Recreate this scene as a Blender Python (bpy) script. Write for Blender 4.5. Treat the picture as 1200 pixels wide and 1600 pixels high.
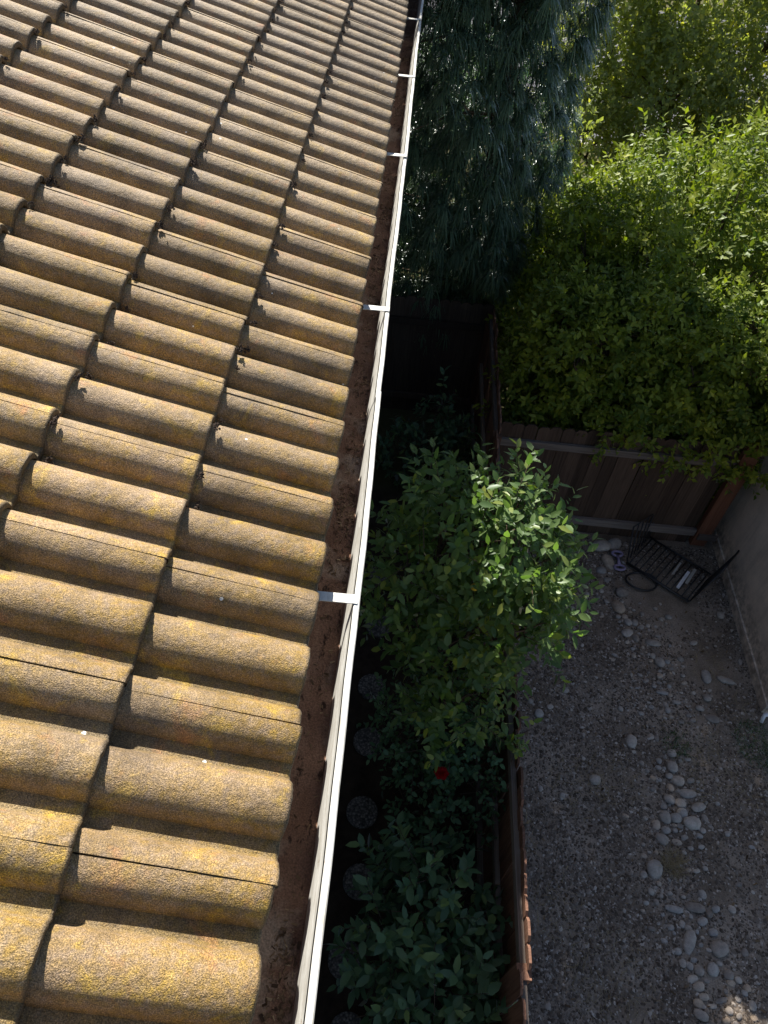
import bpy, bmesh, math, random
import numpy as np
from mathutils import Matrix, Vector
R = math.radians
random.seed(7); RNG = np.random.default_rng(11)
for o in list(bpy.data.objects): bpy.data.objects.remove(o)
S = bpy.context.scene; COL = S.collection

# ------------------------------------------------------------ camera, sky, sun, exposure
EZ = 5.5                                   # height of the eave tile crowns above the ground
cam_d = bpy.data.cameras.new('camera'); cam = bpy.data.objects.new('camera', cam_d); COL.objects.link(cam)
S.camera = cam
cam_d.sensor_fit = 'VERTICAL'; cam_d.sensor_height = 24.0; cam_d.lens = 1170.0/1600*24
cam_d.clip_start = .05; cam_d.clip_end = 500
CP = Vector((.111, -.382, 1.474+EZ))
def cam_basis(pitch, yaw, roll):
    cp, sp = math.cos(pitch), math.sin(pitch)
    f = Vector((math.sin(yaw)*cp, math.cos(yaw)*cp, -sp)); r = Vector((math.cos(yaw), -math.sin(yaw), 0)); d = f.cross(r)
    c, s = math.cos(roll), math.sin(roll)
    return c*r+s*d, -s*r+c*d, f
_r, _d, _f = cam_basis(R(48.48), R(.97), R(-6.41))
cam.matrix_world = Matrix(((_r.x, -_d.x, -_f.x, CP.x), (_r.y, -_d.y, -_f.y, CP.y), (_r.z, -_d.z, -_f.z, CP.z), (0, 0, 0, 1)))

SUN = Vector((-.333, .94, 1.0)).normalized()       # towards the sun
W = bpy.data.worlds.new('World'); S.world = W; W.use_nodes = True
nt = W.node_tree; nt.nodes.clear()
sky = nt.nodes.new('ShaderNodeTexSky'); sky.sky_type = 'NISHITA'; sky.sun_disc = False
sky.sun_elevation = math.asin(SUN.z); sky.sun_rotation = math.atan2(SUN.x, SUN.y)
bg = nt.nodes.new('ShaderNodeBackground'); bg.inputs[1].default_value = .060
wo = nt.nodes.new('ShaderNodeOutputWorld')
nt.links.new(sky.outputs[0], bg.inputs[0]); nt.links.new(bg.outputs[0], wo.inputs[0])
sd = bpy.data.lights.new('sun', 'SUN'); sd.energy = 5.0; sd.angle = R(.53); sd.color = (1, .94, .84)
so = bpy.data.objects.new('sun', sd); COL.objects.link(so)
so.rotation_euler = SUN.to_track_quat('Z', 'Y').to_euler(); so.location = (-3, 9, 14)
S.view_settings.view_transform = 'Standard'; S.view_settings.look = 'None'
S.view_settings.exposure = 1.2; S.view_settings.gamma = 1.0; S.view_settings.use_curve_mapping = False

S.render.engine = 'CYCLES'; S.cycles.max_bounces = 6; S.cycles.diffuse_bounces = 3; S.cycles.glossy_bounces = 2; S.cycles.transmission_bounces = 4

# ------------------------------------------------------------ helpers
def tag(o, label=None, cat=None, group=None, kind=None):
    if label: o['label'] = label
    if cat: o['category'] = cat
    if group: o['group'] = group
    if kind: o['kind'] = kind
    return o
def empty(name, loc=(0, 0, 0)):
    o = bpy.data.objects.new(name, None); COL.objects.link(o); o.location = loc; o.empty_display_size = .1
    return o
def link(name, me, parent=None, loc=None):
    o = bpy.data.objects.new(name, me); COL.objects.link(o)
    if parent is not None:
        o.parent = parent
        # parents are unrotated empties or identity meshes: keep world coordinates
        pl = world_loc(parent); o.matrix_parent_inverse = Matrix.Translation(-pl)
    if loc is not None: o.location = loc
    return o
def world_loc(o):
    return Vector(o.location)
def fast_mesh(name, V, F, mat=None, smooth=False, attr=None):
    """V (n,3), F (m,k) uniform polygons; attr: per-vertex float 'tint'."""
    V = np.asarray(V, np.float32); F = np.asarray(F, np.int32); m, k = F.shape
    me = bpy.data.meshes.new(name)
    me.vertices.add(len(V)); me.vertices.foreach_set('co', V.ravel())
    me.loops.add(m*k); me.loops.foreach_set('vertex_index', F.ravel())
    me.polygons.add(m); me.polygons.foreach_set('loop_start', np.arange(0, m*k, k, dtype=np.int32))
    me.polygons.foreach_set('loop_total', np.full(m, k, np.int32))
    if smooth: me.polygons.foreach_set('use_smooth', np.ones(m, bool))
    me.update(calc_edges=True)
    if attr is not None:
        a = me.attributes.new('tint', 'FLOAT', 'POINT'); a.data.foreach_set('value', np.asarray(attr, np.float32))
    if mat: me.materials.append(mat)
    return me
class MB:
    """collects boxes, prisms and tubes into one mesh"""
    def __init__(s): s.v = []; s.f = []
    def add(s, vs, fs):
        b = len(s.v); s.v += [tuple(v) for v in vs]; s.f += [tuple(i+b for i in f) for f in fs]; return s
    def box(s, x0, x1, y0, y1, z0, z1):
        v = [(x, y, z) for z in (z0, z1) for y in (y0, y1) for x in (x0, x1)]
        return s.add(v, [(0, 2, 3, 1), (4, 5, 7, 6), (0, 1, 5, 4), (2, 6, 7, 3), (0, 4, 6, 2), (1, 3, 7, 5)])
    def obox(s, c, ax, ay, az):
        c = Vector(c); ax, ay, az = Vector(ax), Vector(ay), Vector(az)
        v = [c+i*ax+j*ay+k*az for k in (-1, 1) for j in (-1, 1) for i in (-1, 1)]
        return s.add(v, [(0, 2, 3, 1), (4, 5, 7, 6), (0, 1, 5, 4), (2, 6, 7, 3), (0, 4, 6, 2), (1, 3, 7, 5)])
    def tube(s, pts, rads, n=7, closed=False):
        pts = [Vector(p) for p in pts]; m = len(pts)
        if not hasattr(rads, '__len__'): rads = [rads]*m
        vs = []; up = Vector((0, 0, 1)); pu = None
        for i, p in enumerate(pts):
            if closed: t = pts[(i+1) % m]-pts[i-1]
            else: t = pts[min(i+1, m-1)]-pts[max(i-1, 0)]
            t.normalize()
            if pu is None:
                a = up if abs(t.z) < .9 else Vector((1, 0, 0)); u = t.cross(a).normalized()
            else: u = (pu-t*pu.dot(t)).normalized()
            pu = u; w = t.cross(u)
            for k in range(n):
                q = 2*math.pi*k/n; vs.append(p+rads[i]*(math.cos(q)*u+math.sin(q)*w))
        fs = []
        for i in range(m if closed else m-1):
            for k in range(n):
                a = i*n+k; b = i*n+(k+1) % n; c = ((i+1) % m)*n
                fs.append((a, b, c+(k+1) % n, c+k))
        if not closed: fs.append(tuple(range(n-1, -1, -1))); fs.append(tuple(range((m-1)*n, m*n)))
        return s.add(vs, fs)
    def mesh(s, name, mat, smooth=False):
        me = bpy.data.meshes.new(name); me.from_pydata(s.v, [], s.f); me.update()
        if smooth: me.polygons.foreach_set('use_smooth', [True]*len(me.polygons))
        if mat: me.materials.append(mat)
        return me
    def build(s, name, mat, parent=None, smooth=False): return link(name, s.mesh(name, mat, smooth), parent)

# ------------------------------------------------------------ materials
def new_mat(name):
    m = bpy.data.materials.new(name); m.use_nodes = True
    t = m.node_tree; t.nodes.clear()
    return m, t
def N(t, kind, **kw):
    n = t.nodes.new(kind)
    for k, v in kw.items():
        if k.startswith('i_'): n.inputs[k[2:]].default_value = v
        elif k[0] == 'n' and k[1:].isdigit(): n.inputs[int(k[1:])].default_value = v
        else: setattr(n, k, v)
    return n
def noise(t, vec, scale, detail=3, rough=.55, dist=0):
    n = N(t, 'ShaderNodeTexNoise', i_Scale=scale, i_Detail=detail, i_Roughness=rough, i_Distortion=dist)
    t.links.new(vec, n.inputs['Vector']); return n.outputs[0]
def ramp(t, f, stops):
    r = N(t, 'ShaderNodeValToRGB'); e = r.color_ramp.elements
    while len(e) < len(stops): e.new(.5)
    for i, (p, c) in enumerate(stops):
        e[i].position = p; e[i].color = (c, c, c, 1) if not hasattr(c, '__len__') else (*c, 1)
    t.links.new(f, r.inputs[0]); return r.outputs[0]
def mix(t, f, a, b, mode='MIX'):
    m = N(t, 'ShaderNodeMix', data_type='RGBA', blend_type=mode)
    for s, v in ((0, f), (6, a), (7, b)):
        if isinstance(v, (int, float)): m.inputs[s].default_value = v
        elif hasattr(v, '__len__'): m.inputs[s].default_value = (*v, 1)
        else: t.links.new(v, m.inputs[s])
    return m.outputs[2]
def mth(t, op, a, b=0., c=None):
    m = N(t, 'ShaderNodeMath', operation=op)
    for i, v in enumerate((a, b) if c is None else (a, b, c)):
        if isinstance(v, (int, float)): m.inputs[i].default_value = v
        else: t.links.new(v, m.inputs[i])
    return m.outputs[0]
def mapr(t, f, a, b, c=0., d=1.):
    m = N(t, 'ShaderNodeMapRange', interpolation_type='SMOOTHSTEP'); m.inputs[1].default_value = a; m.inputs[2].default_value = b
    m.inputs[3].default_value = c; m.inputs[4].default_value = d
    t.links.new(f, m.inputs[0]); return m.outputs[0]
def principled(t, col, rough=.8, spec=.3, bump=None, bdist=.002, bstr=.6, metal=0):
    p = N(t, 'ShaderNodeBsdfPrincipled'); o = N(t, 'ShaderNodeOutputMaterial')
    for k, v in (('Base Color', col), ('Roughness', rough)):
        if isinstance(v, (int, float)): p.inputs[k].default_value = v
        elif hasattr(v, '__len__'): p.inputs[k].default_value = (*v, 1)
        else: t.links.new(v, p.inputs[k])
    p.inputs['Specular IOR Level'].default_value = spec; p.inputs['Metallic'].default_value = metal
    if bump is not None:
        b = N(t, 'ShaderNodeBump', i_Strength=bstr, i_Distance=bdist); t.links.new(bump, b.inputs['Height'])
        t.links.new(b.outputs[0], p.inputs['Normal'])
    t.links.new(p.outputs[0], o.inputs[0]); return p
def geo_pos(t): return N(t, 'ShaderNodeNewGeometry').outputs['Position']
def obj_rand(t): return N(t, 'ShaderNodeObjectInfo').outputs['Random']

def mat_tile():
    m, t = new_mat('concrete_tile'); P = geo_pos(t); rnd = obj_rand(t)
    xyz = N(t, 'ShaderNodeSeparateXYZ'); t.links.new(P, xyz.inputs[0])
    loc = N(t, 'ShaderNodeTexCoord').outputs['Object']
    lx = N(t, 'ShaderNodeSeparateXYZ'); t.links.new(loc, lx.inputs[0])
    base = mix(t, ramp(t, noise(t, P, 5, 4), [(.35, 0), (.65, 1)]), (.285, .208, .138), (.225, .178, .132))
    base = mix(t, mapr(t, rnd, 0, 1, 0, .6), base, (.265, .19, .14))
    # grey weathering, stronger towards the far end of the roof
    far = mapr(t, xyz.outputs[1], .8, 4.0, .1, .7)
    base = mix(t, far, base, (.235, .19, .14))
    # ochre lichen film, thicker at the near end and towards each tile's nose
    lich = noise(t, P, 3.2, 6, .62, .4)
    near = mapr(t, xyz.outputs[1], 4.2, .3, .35, 1)
    nose = mapr(t, lx.outputs[0], -.36, -.02, .75, 1.12)
    lf = mth(t, 'MULTIPLY', mth(t, 'MULTIPLY', ramp(t, lich, [(.27, 0), (.52, 1)]), near), nose)
    fine = ramp(t, noise(t, P, 55, 3, .7), [(.32, .25), (.62, 1)])
    base = mix(t, mth(t, 'MULTIPLY', mth(t, 'MULTIPLY', lf, fine), .7), base, (.29, .175, .022))
    # valley moss (a growth with its own colour) between the barrels
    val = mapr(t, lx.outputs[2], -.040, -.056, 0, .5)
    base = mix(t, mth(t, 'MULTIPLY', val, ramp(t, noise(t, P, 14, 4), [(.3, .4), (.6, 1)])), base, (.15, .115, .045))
    # bright yellow and orange rosettes
    spot = ramp(t, noise(t, P, 13, 5, .7, .6), [(.55, 0), (.72, 1)])
    base = mix(t, mth(t, 'MULTIPLY', mth(t, 'MULTIPLY', spot, near), .6), base, (.56, .36, .03))
    off = N(t, 'ShaderNodeVectorMath', operation='ADD'); off.inputs[1].default_value = (7.3, 2.1, 4.4); t.links.new(P, off.inputs[0])
    spo = ramp(t, noise(t, off.outputs[0], 12, 4, .6, .5), [(.60, 0), (.74, 1)])
    base = mix(t, mth(t, 'MULTIPLY', spo, .4), base, (.44, .17, .06))
    dark = ramp(t, noise(t, off.outputs[0], 9, 5, .65), [(.3, .6), (.55, 1.05)])
    base = mix(t, 1.0, base, dark, 'MULTIPLY')
    wv = N(t, 'ShaderNodeTexVoronoi', i_Scale=22); t.links.new(off.outputs[0], wv.inputs['Vector'])
    wsp = mth(t, 'MULTIPLY', mth(t, 'LESS_THAN', wv.outputs['Distance'], .1), ramp(t, wv.outputs['Color'], [(.86, 0), (.87, 1)]))
    base = mix(t, wsp, base, (.7, .7, .66))
    base = mix(t, mapr(t, lx.outputs[0], -.010, -.001, 0, .8), base, (.06, .048, .036))   # darker brown on the nose face
    rnd2 = mth(t, 'FRACT', mth(t, 'MULTIPLY', rnd, 7.31)); base = mix(t, 1.0, base, ramp(t, rnd2, [(0, .80), (1, 1.16)]), 'MULTIPLY')
    # sand grain
    g = noise(t, P, 430, 2, .6)
    grain = ramp(t, g, [(.30, .38), (.5, .95), (.70, 1.9)])
    base = mix(t, 1.0, base, grain, 'MULTIPLY')
    h = mth(t, 'ADD', mth(t, 'MULTIPLY', g, .6), mth(t, 'MULTIPLY', noise(t, P, 60, 4, .6), 1.1))
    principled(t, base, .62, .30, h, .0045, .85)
    return m
def mat_wood(name, c1, c2, axis=2, scale=1.0):
    m, t = new_mat(name); P = geo_pos(t); rnd = obj_rand(t)
    mp = N(t, 'ShaderNodeMapping'); sc = [60*scale]*3; sc[axis] = 2.2; mp.inputs['Scale'].default_value = sc
    ad = N(t, 'ShaderNodeVectorMath', operation='ADD'); t.links.new(P, ad.inputs[0])
    cv = N(t, 'ShaderNodeCombineXYZ'); r10 = mth(t, 'MULTIPLY', rnd, 37.); t.links.new(r10, cv.inputs[0]); t.links.new(r10, cv.inputs[2])
    t.links.new(cv.outputs[0], ad.inputs[1]); t.links.new(ad.outputs[0], mp.inputs[0])
    g = noise(t, mp.outputs[0], 1.0, 4, .6, .8)
    col = mix(t, ramp(t, g, [(.3, 0), (.7, 1)]), c1, c2)
    col = mix(t, 1.0, col, ramp(t, rnd, [(0, .6), (1, 1.4)]), 'MULTIPLY')
    principled(t, col, .85, .2, g, .003, .6); return m
def mat_leaf(name, ca, cb, cc=None, trans=.35, gloss=.12, rough=.4, tcol=None, clump=0):
    m, t = new_mat(name)
    a = N(t, 'ShaderNodeAttribute', attribute_name='tint').outputs['Fac']
    f = mth(t, 'FRACT', mth(t, 'ADD', a, obj_rand(t)))
    if clump: f = mth(t, 'ADD', mth(t, 'MULTIPLY', f, .5), mapr(t, noise(t, geo_pos(t), clump, 3), .3, .7, 0, .5))
    col = ramp(t, f, [(0, ca), (.85, cb)] + ([(1, cc)] if cc else []))
    d = N(t, 'ShaderNodeBsdfDiffuse'); t.links.new(col, d.inputs[0])
    tr = N(t, 'ShaderNodeBsdfTranslucent')
    tc = mix(t, 1.0, col, tcol or (1.6, 1.9, .6), 'MULTIPLY'); t.links.new(tc, tr.inputs[0])
    gl = N(t, 'ShaderNodeBsdfGlossy'); gl.inputs['Roughness'].default_value = rough; gl.inputs[0].default_value = (.75, .8, .8, 1)
    m1 = N(t, 'ShaderNodeMixShader'); m1.inputs[0].default_value = trans
    t.links.new(d.outputs[0], m1.inputs[1]); t.links.new(tr.outputs[0], m1.inputs[2])
    fr = N(t, 'ShaderNodeFresnel', i_IOR=1.4)
    m2 = N(t, 'ShaderNodeMixShader'); t.links.new(mth(t, 'MULTIPLY', fr.outputs[0], gloss*6), m2.inputs[0])
    t.links.new(m1.outputs[0], m2.inputs[1]); t.links.new(gl.outputs[0], m2.inputs[2])
    o = N(t, 'ShaderNodeOutputMaterial'); t.links.new(m2.outputs[0], o.inputs[0]); return m
def mat_plain(name, col, rough=.6, spec=.3, var=.15, scale=20, bump=.001, metal=0):
    m, t = new_mat(name); P = geo_pos(t); n = noise(t, P, scale, 4, .6)
    c = mix(t, 1.0, col, ramp(t, n, [(.25, 1-var), (.75, 1+var)]), 'MULTIPLY')
    principled(t, c, rough, spec, n, bump, .6, metal); return m
def mat_rust():
    m, t = new_mat('rusty_gutter_bed'); P = geo_pos(t)
    mp = N(t, 'ShaderNodeMapping'); mp.inputs['Scale'].default_value = (1, .45, 1); t.links.new(P, mp.inputs[0]); Q = mp.outputs[0]
    c = mix(t, ramp(t, noise(t, Q, 14, 6, .65), [(.3, 0), (.7, 1)]), (.125, .068, .044), (.22, .135, .095))
    c = mix(t, ramp(t, noise(t, Q, 33, 5, .7), [(.58, 0), (.66, 1)]), c, (.035, .02, .014))
    c = mix(t, mth(t, 'MULTIPLY', ramp(t, noise(t, P, 6, 3), [(.56, 0), (.66, 1)]), .55), c, (.34, .28, .22))
    g = noise(t, P, 240, 2); c = mix(t, 1.0, c, ramp(t, g, [(.3, .7), (.7, 1.3)]), 'MULTIPLY')
    principled(t, c, .9, .2, mth(t, 'ADD', g, noise(t, P, 40, 3)), .003, .7); return m
def mat_paint():
    m, t = new_mat('white_gutter_paint'); P = geo_pos(t)
    mp = N(t, 'ShaderNodeMapping'); mp.inputs['Scale'].default_value = (1, .2, 1); t.links.new(P, mp.inputs[0])
    c = mix(t, ramp(t, noise(t, mp.outputs[0], 60, 5, .7), [(.42, 0), (.70, 1)]), (.63, .63, .60), (.40, .38, .33))
    c = mix(t, ramp(t, noise(t, P, 30, 5, .7), [(.64, 0), (.70, .8)]), c, (.28, .20, .14))
    principled(t, c, .55, .4, noise(t, P, 90, 3), .0008, .5); return m
def mat_ground():
    m, t = new_mat('yard_earth'); P = geo_pos(t)
    s = N(t, 'ShaderNodeSeparateXYZ'); t.links.new(P, s.inputs[0])
    grit = noise(t, P, 70, 4, .75)
    dirt = mix(t, ramp(t, noise(t, P, 1.6, 5, .6), [(.35, 0), (.65, 1)]), (.155, .120, .090), (.34, .28, .225))
    dirt = mix(t, 1.0, dirt, ramp(t, grit, [(.3, .55), (.7, 1.35)]), 'MULTIPLY')
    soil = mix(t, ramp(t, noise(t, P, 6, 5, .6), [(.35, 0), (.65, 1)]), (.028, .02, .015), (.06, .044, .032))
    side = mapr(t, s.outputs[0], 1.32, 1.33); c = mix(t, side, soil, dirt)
    back = mapr(t, s.outputs[1], 6., 6.4)
    grass = mix(t, noise(t, P, 3, 4), (.05, .06, .025), (.12, .10, .05))
    c = mix(t, back, c, grass)
    principled(t, c, .95, .1, grit, .008, .8); return m
def mat_stone():
    m, t = new_mat('river_stone'); P = geo_pos(t); rnd = obj_rand(t)
    a = N(t, 'ShaderNodeAttribute', attribute_name='tint').outputs['Fac']
    f = mth(t, 'FRACT', mth(t, 'ADD', a, rnd))
    c = ramp(t, f, [(0, (.22, .19, .165)), (.35, (.36, .32, .28)), (.6, (.30, .285, .27)), (.8, (.43, .38, .33)), (1, (.38, .29, .21))])
    n = noise(t, P, 25, 5, .6); g = noise(t, P, 160, 2)
    c = mix(t, 1.0, c, ramp(t, n, [(.3, .75), (.7, 1.2)]), 'MULTIPLY'); c = mix(t, 1.0, c, ramp(t, g, [(.3, .85), (.7, 1.15)]), 'MULTIPLY')
    principled(t, c, .8, .25, n, .004, .5); return m
def mat_gravel():
    m, t = new_mat('gravel_chips'); a = N(t, 'ShaderNodeAttribute', attribute_name='tint').outputs['Fac']
    c = ramp(t, a, [(0, (.070, .054, .042)), (.5, (.15, .12, .096)), (.85, (.26, .22, .185)), (1, (.48, .43, .38))])
    principled(t, c, .9, .15); return m
def mat_aggregate():
    m, t = new_mat('exposed_aggregate'); P = geo_pos(t)
    v = N(t, 'ShaderNodeTexVoronoi', i_Scale=55); t.links.new(P, v.inputs['Vector'])
    c = mix(t, 1.0, ramp(t, v.outputs['Color'], [(.1, (.09, .085, .08)), (.5, (.16, .15, .14)), (.9, (.30, .28, .26))]), ramp(t, v.outputs['Distance'], [(.2, 1.1), (.7, .5)]), 'MULTIPLY')
    principled(t, c, .85, .2, mth(t, 'SUBTRACT', 1., v.outputs['Distance']), .006, .8); return m
def mat_stucco():
    m, t = new_mat('stucco'); P = geo_pos(t); n = noise(t, P, 120, 4, .7)
    c = mix(t, 1.0, (.80, .66, .53), ramp(t, noise(t, P, 4, 5), [(.3, .88), (.7, 1.1)]), 'MULTIPLY')
    c = mix(t, 1.0, c, ramp(t, n, [(.3, .85), (.7, 1.12)]), 'MULTIPLY')
    sp = N(t, 'ShaderNodeSeparateXYZ'); t.links.new(P, sp.inputs[0])
    mp = N(t, 'ShaderNodeMapping'); mp.inputs['Scale'].default_value = (9, 9, .8); t.links.new(P, mp.inputs[0])
    c = mix(t, mth(t, 'MULTIPLY', ramp(t, noise(t, mp.outputs[0], 1, 5, .65), [(.5, 0), (.72, 1)]), .35), c, (.30, .24, .19))       # run-off streaks
    c = mix(t, mth(t, 'MULTIPLY', mapr(t, sp.outputs[2], .55, .16, 0, 1), ramp(t, noise(t, P, 11, 5, .7), [(.4, 0), (.62, .8)])), c, (.24, .19, .15))   # mud splashes
    principled(t, c, .95, .1, n, .006, .8); return m

M = dict(
    tile=mat_tile(), rust=mat_rust(), paint=mat_paint(), ground=mat_ground(), stone=mat_stone(), gravel=mat_gravel(),
    aggregate=mat_aggregate(), stucco=mat_stucco(),
    picket=mat_wood('red_stained_picket', (.10, .050, .034), (.19, .105, .072)),
    oldwood=mat_wood('weathered_picket', (.050, .032, .023), (.105, .070, .052)),
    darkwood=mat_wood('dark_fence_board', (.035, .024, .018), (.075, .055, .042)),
    redwood=mat_wood('redwood_post', (.11, .045, .026), (.19, .085, .05)),
    rail=mat_wood('weathered_rail', (.11, .085, .072), (.21, .18, .16), 1), railx=mat_wood('weathered_rail_cross', (.10, .08, .068), (.20, .17, .155), 0),
    bark=mat_plain('bark', (.10, .075, .055), .95, .1, .4, 30, .01),
    moss=mat_plain('dry_moss', (.055, .042, .034), 1, .05, .5, 160, .006),
    felt=mat_plain('roof_felt', (.03, .03, .03), .9), wall=mat_plain('house_wall', (.45, .40, .34), .9, .1, .08, 40, .003),
    wire=mat_plain('black_wire', (.018, .018, .02), .45, .5), white=mat_plain('white_slat', (.72, .72, .74), .5),
    cream=mat_plain('cream_slat', (.42, .40, .36), .6), lavender=mat_plain('lavender_plastic', (.27, .22, .33), .5, .5, .08),
    dry=mat_leaf('dry_grass', (.20, .15, .09), (.32, .25, .16), None, .2, .02), green=mat_leaf('weed', (.03, .07, .025), (.07, .12, .04), None, .3, .05),
    asphalt=mat_plain('asphalt', (.10, .10, .115), .9, .2, .2, 30, .004),
    citrus=mat_leaf('citrus_leaf', (.07, .125, .045), (.135, .20, .07), (.25, .28, .06), .44, .10, .38),
    shrub=mat_leaf('broad_shrub_leaf', (.058, .11, .058), (.115, .19, .095), (.17, .24, .08), .3, .13, .4),
    rose=mat_leaf('rose_leaf', (.06, .12, .06), (.125, .21, .105), None, .3, .1, .42),
    hedge=mat_leaf('hedge_leaf', (.050, .095, .018), (.235, .27, .035), (.50, .45, .06), .38, .07, .42, (1.7, 1.9, .5), 2.2),
    weep=mat_leaf('weeping_needle', (.058, .10, .060), (.12, .175, .105), None, .25, .04, .4, (1.3, 1.6, .9)),
    maple=mat_leaf('maple_leaf', (.17, .205, .10), (.26, .29, .14), (.42, .39, .10), .6, .05, .5, (1.7, 1.8, .5)),
    litter=mat_leaf('dead_leaf', (.05, .032, .022), (.20, .135, .085), (.34, .26, .17), .1, .02),
    lemon=mat_plain('lemon_peel', (.62, .42, .04), .45, .4, .08, 60), rose_red=mat_plain('rose_petal', (.45, .008, .012), .6, .2, .1),
)

# ------------------------------------------------------------ ground and street
me = MB().add([(-60, -60, 0), (120, -60, 0), (120, 300, 0), (-60, 300, 0)], [(0, 1, 2, 3)]).mesh('ground', M['ground'])
tag(link('ground', me), kind='structure')
tag(MB().box(-60, 120, 17.5, 29, -.2, .012).build('street', M['asphalt']), kind='structure')
tag(MB().box(-60, 120, 17.3, 17.5, -.2, .13).build('kerb', M['cream']), kind='structure')

# ------------------------------------------------------------ the house: wall, roof deck, tiles
TH = R(18.4); P = .155; E = .36; HC = .056; L = .43
house = tag(empty('house', (-3, 3, 0)), 'two storey house with lichen covered concrete barrel tile roof', 'house')
MB().box(-9, -.52, -3, 10.2, 0, 5.36).build('wall', M['wall'], house)
MB().box(-.10, -.062, -3.2, 10.4, 5.16, 5.40).build('fascia_board', M['oldwood'], house)
MB().box(-.52, -.10, -3.2, 10.4, 5.29, 5.31).build('soffit', M['wall'], house)
ct, st = math.cos(TH), math.sin(TH)
def roofpt(s, off): return (-s*ct+off*st, EZ+s*st+off*ct)      # s metres up the slope, off metres off the plane of the crowns
mb = MB()
a = roofpt(.05, -.115); b = roofpt(4.6, -.115); c = roofpt(4.6, -.14); d = roofpt(.05, -.14)
prof = [a, b, c, d]
mb.add([(x, y, z) for y in (-3.3, 10.5) for x, z in prof], [(0, 1, 2, 3), (7, 6, 5, 4), (0, 4, 5, 1), (1, 5, 6, 2), (2, 6, 7, 3), (3, 7, 4, 0)])
roof = mb.build('roof', M['felt'], house)
# the other slope, which carries the ridge
far_a = roofpt(4.6, -.115); mb = MB()
mb.add([(far_a[0], -3.3, far_a[1]), (far_a[0], 10.5, far_a[1]), (far_a[0]-4.6, 10.5, far_a[1]-1.5), (far_a[0]-4.6, -3.3, far_a[1]-1.5)], [(0, 1, 2, 3)])
link('roof_back_slope', mb.mesh('roof_back_slope', M['tile']), house)

def barrel(u):                      # u in pitches from the crown, height of the profile above the crown line
    u = abs((u+.02+.5) % 1-.5)
    if u > .38: return -HC
    return -HC+HC*(1-(u/.38)**2.2)**.56
def tile_mesh(seed):
    rg = random.Random(seed); nb = 20
    ys = [0, .0012]+[P*i/nb for i in range(1, 2*nb)]+[2*P-.0016]
    xs = [(-.07, -.023), (-.002, -.023), (0, -.019), (0, -.0055), (-.0022, -.0018), (-.007, 0), (-.03, 0), (-.11, 0), (-.2, 0), (-.3, 0), (-L, 0)]
    w1 = [rg.uniform(-1, 1) for _ in range(6)]
    V = []; F = []
    nx = len(xs)
    for ci, y in enumerate(ys):
        lift = .0012 if y < .02 else .0012*max(0, 1-(y-.02)/.02)
        z0 = barrel(y/P)+lift
        rag = .0011*rg.uniform(-1, 1)+.0010*math.sin(5*y/P*(1+.4*w1[0])+w1[1]*3)
        for (x, dz) in xs:
            jz = .0007*math.sin(30*x+12*y+w1[2]*5)+.0004*rg.uniform(-1, 1) if dz == 0 else 0
            V.append((x+(rag if x > -.02 else 0), y, z0+dz+jz))
    n = len(ys)
    for i in range(n-1):
        for j in range(nx-1):
            F.append((i*nx+j, (i+1)*nx+j, (i+1)*nx+j+1, i*nx+j+1))
    me_v = len(V)
    # overlapping side edge: a face going down from the crown edge
    for j in range(4, nx): x, _ = xs[j]; V.append((x, 0.0, barrel(0)+.0012-.013))
    k = len(range(4, nx))
    for q in range(k-1): F.append((4+q, 4+q+1, me_v+q+1, me_v+q))
    # underlap shelf that runs beneath the next tile
    b2 = len(V)
    for j in range(5, nx): x, _ = xs[j]; V += [(x-.004, 2*P-.0016, barrel(2)-.010), (x-.004, 2*P+.02, barrel(2)-.013)]
    k2 = len(range(5, nx)); last = (n-1)*nx
    for q in range(k2-1):
        F.append((b2+2*q, b2+2*q+2, b2+2*q+3, b2+2*q+1))
        F.append((last+5+q, last+6+q, b2+2*q+2, b2+2*q))
    me = bpy.data.meshes.new('roof_tile'); me.from_pydata(V, [], F); me.update()
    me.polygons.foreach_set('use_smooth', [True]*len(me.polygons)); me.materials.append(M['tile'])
    bm = bmesh.new(); bm.from_mesh(me); bmesh.ops.recalc_face_normals(bm, faces=bm.faces)
    for e in bm.edges:
        if len(e.link_faces) == 2 and e.calc_face_angle(0) > R(42): e.smooth = False
    bm.to_mesh(me); bm.free()
    return me
tile_meshes = [tile_mesh(i) for i in range(6)]
tilt = math.atan(.029/E)
rt = random.Random(5)
for k in range(9):
    for j in range(-6, 52, 2):
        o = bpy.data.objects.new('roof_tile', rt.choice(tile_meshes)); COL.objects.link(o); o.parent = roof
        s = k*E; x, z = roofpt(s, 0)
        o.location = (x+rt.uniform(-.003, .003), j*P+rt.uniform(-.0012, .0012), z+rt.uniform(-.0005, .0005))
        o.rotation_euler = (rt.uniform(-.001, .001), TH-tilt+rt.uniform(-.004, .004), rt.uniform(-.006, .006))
        if k == 0: o.location.x += rt.uniform(-.004, .004)

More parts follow.
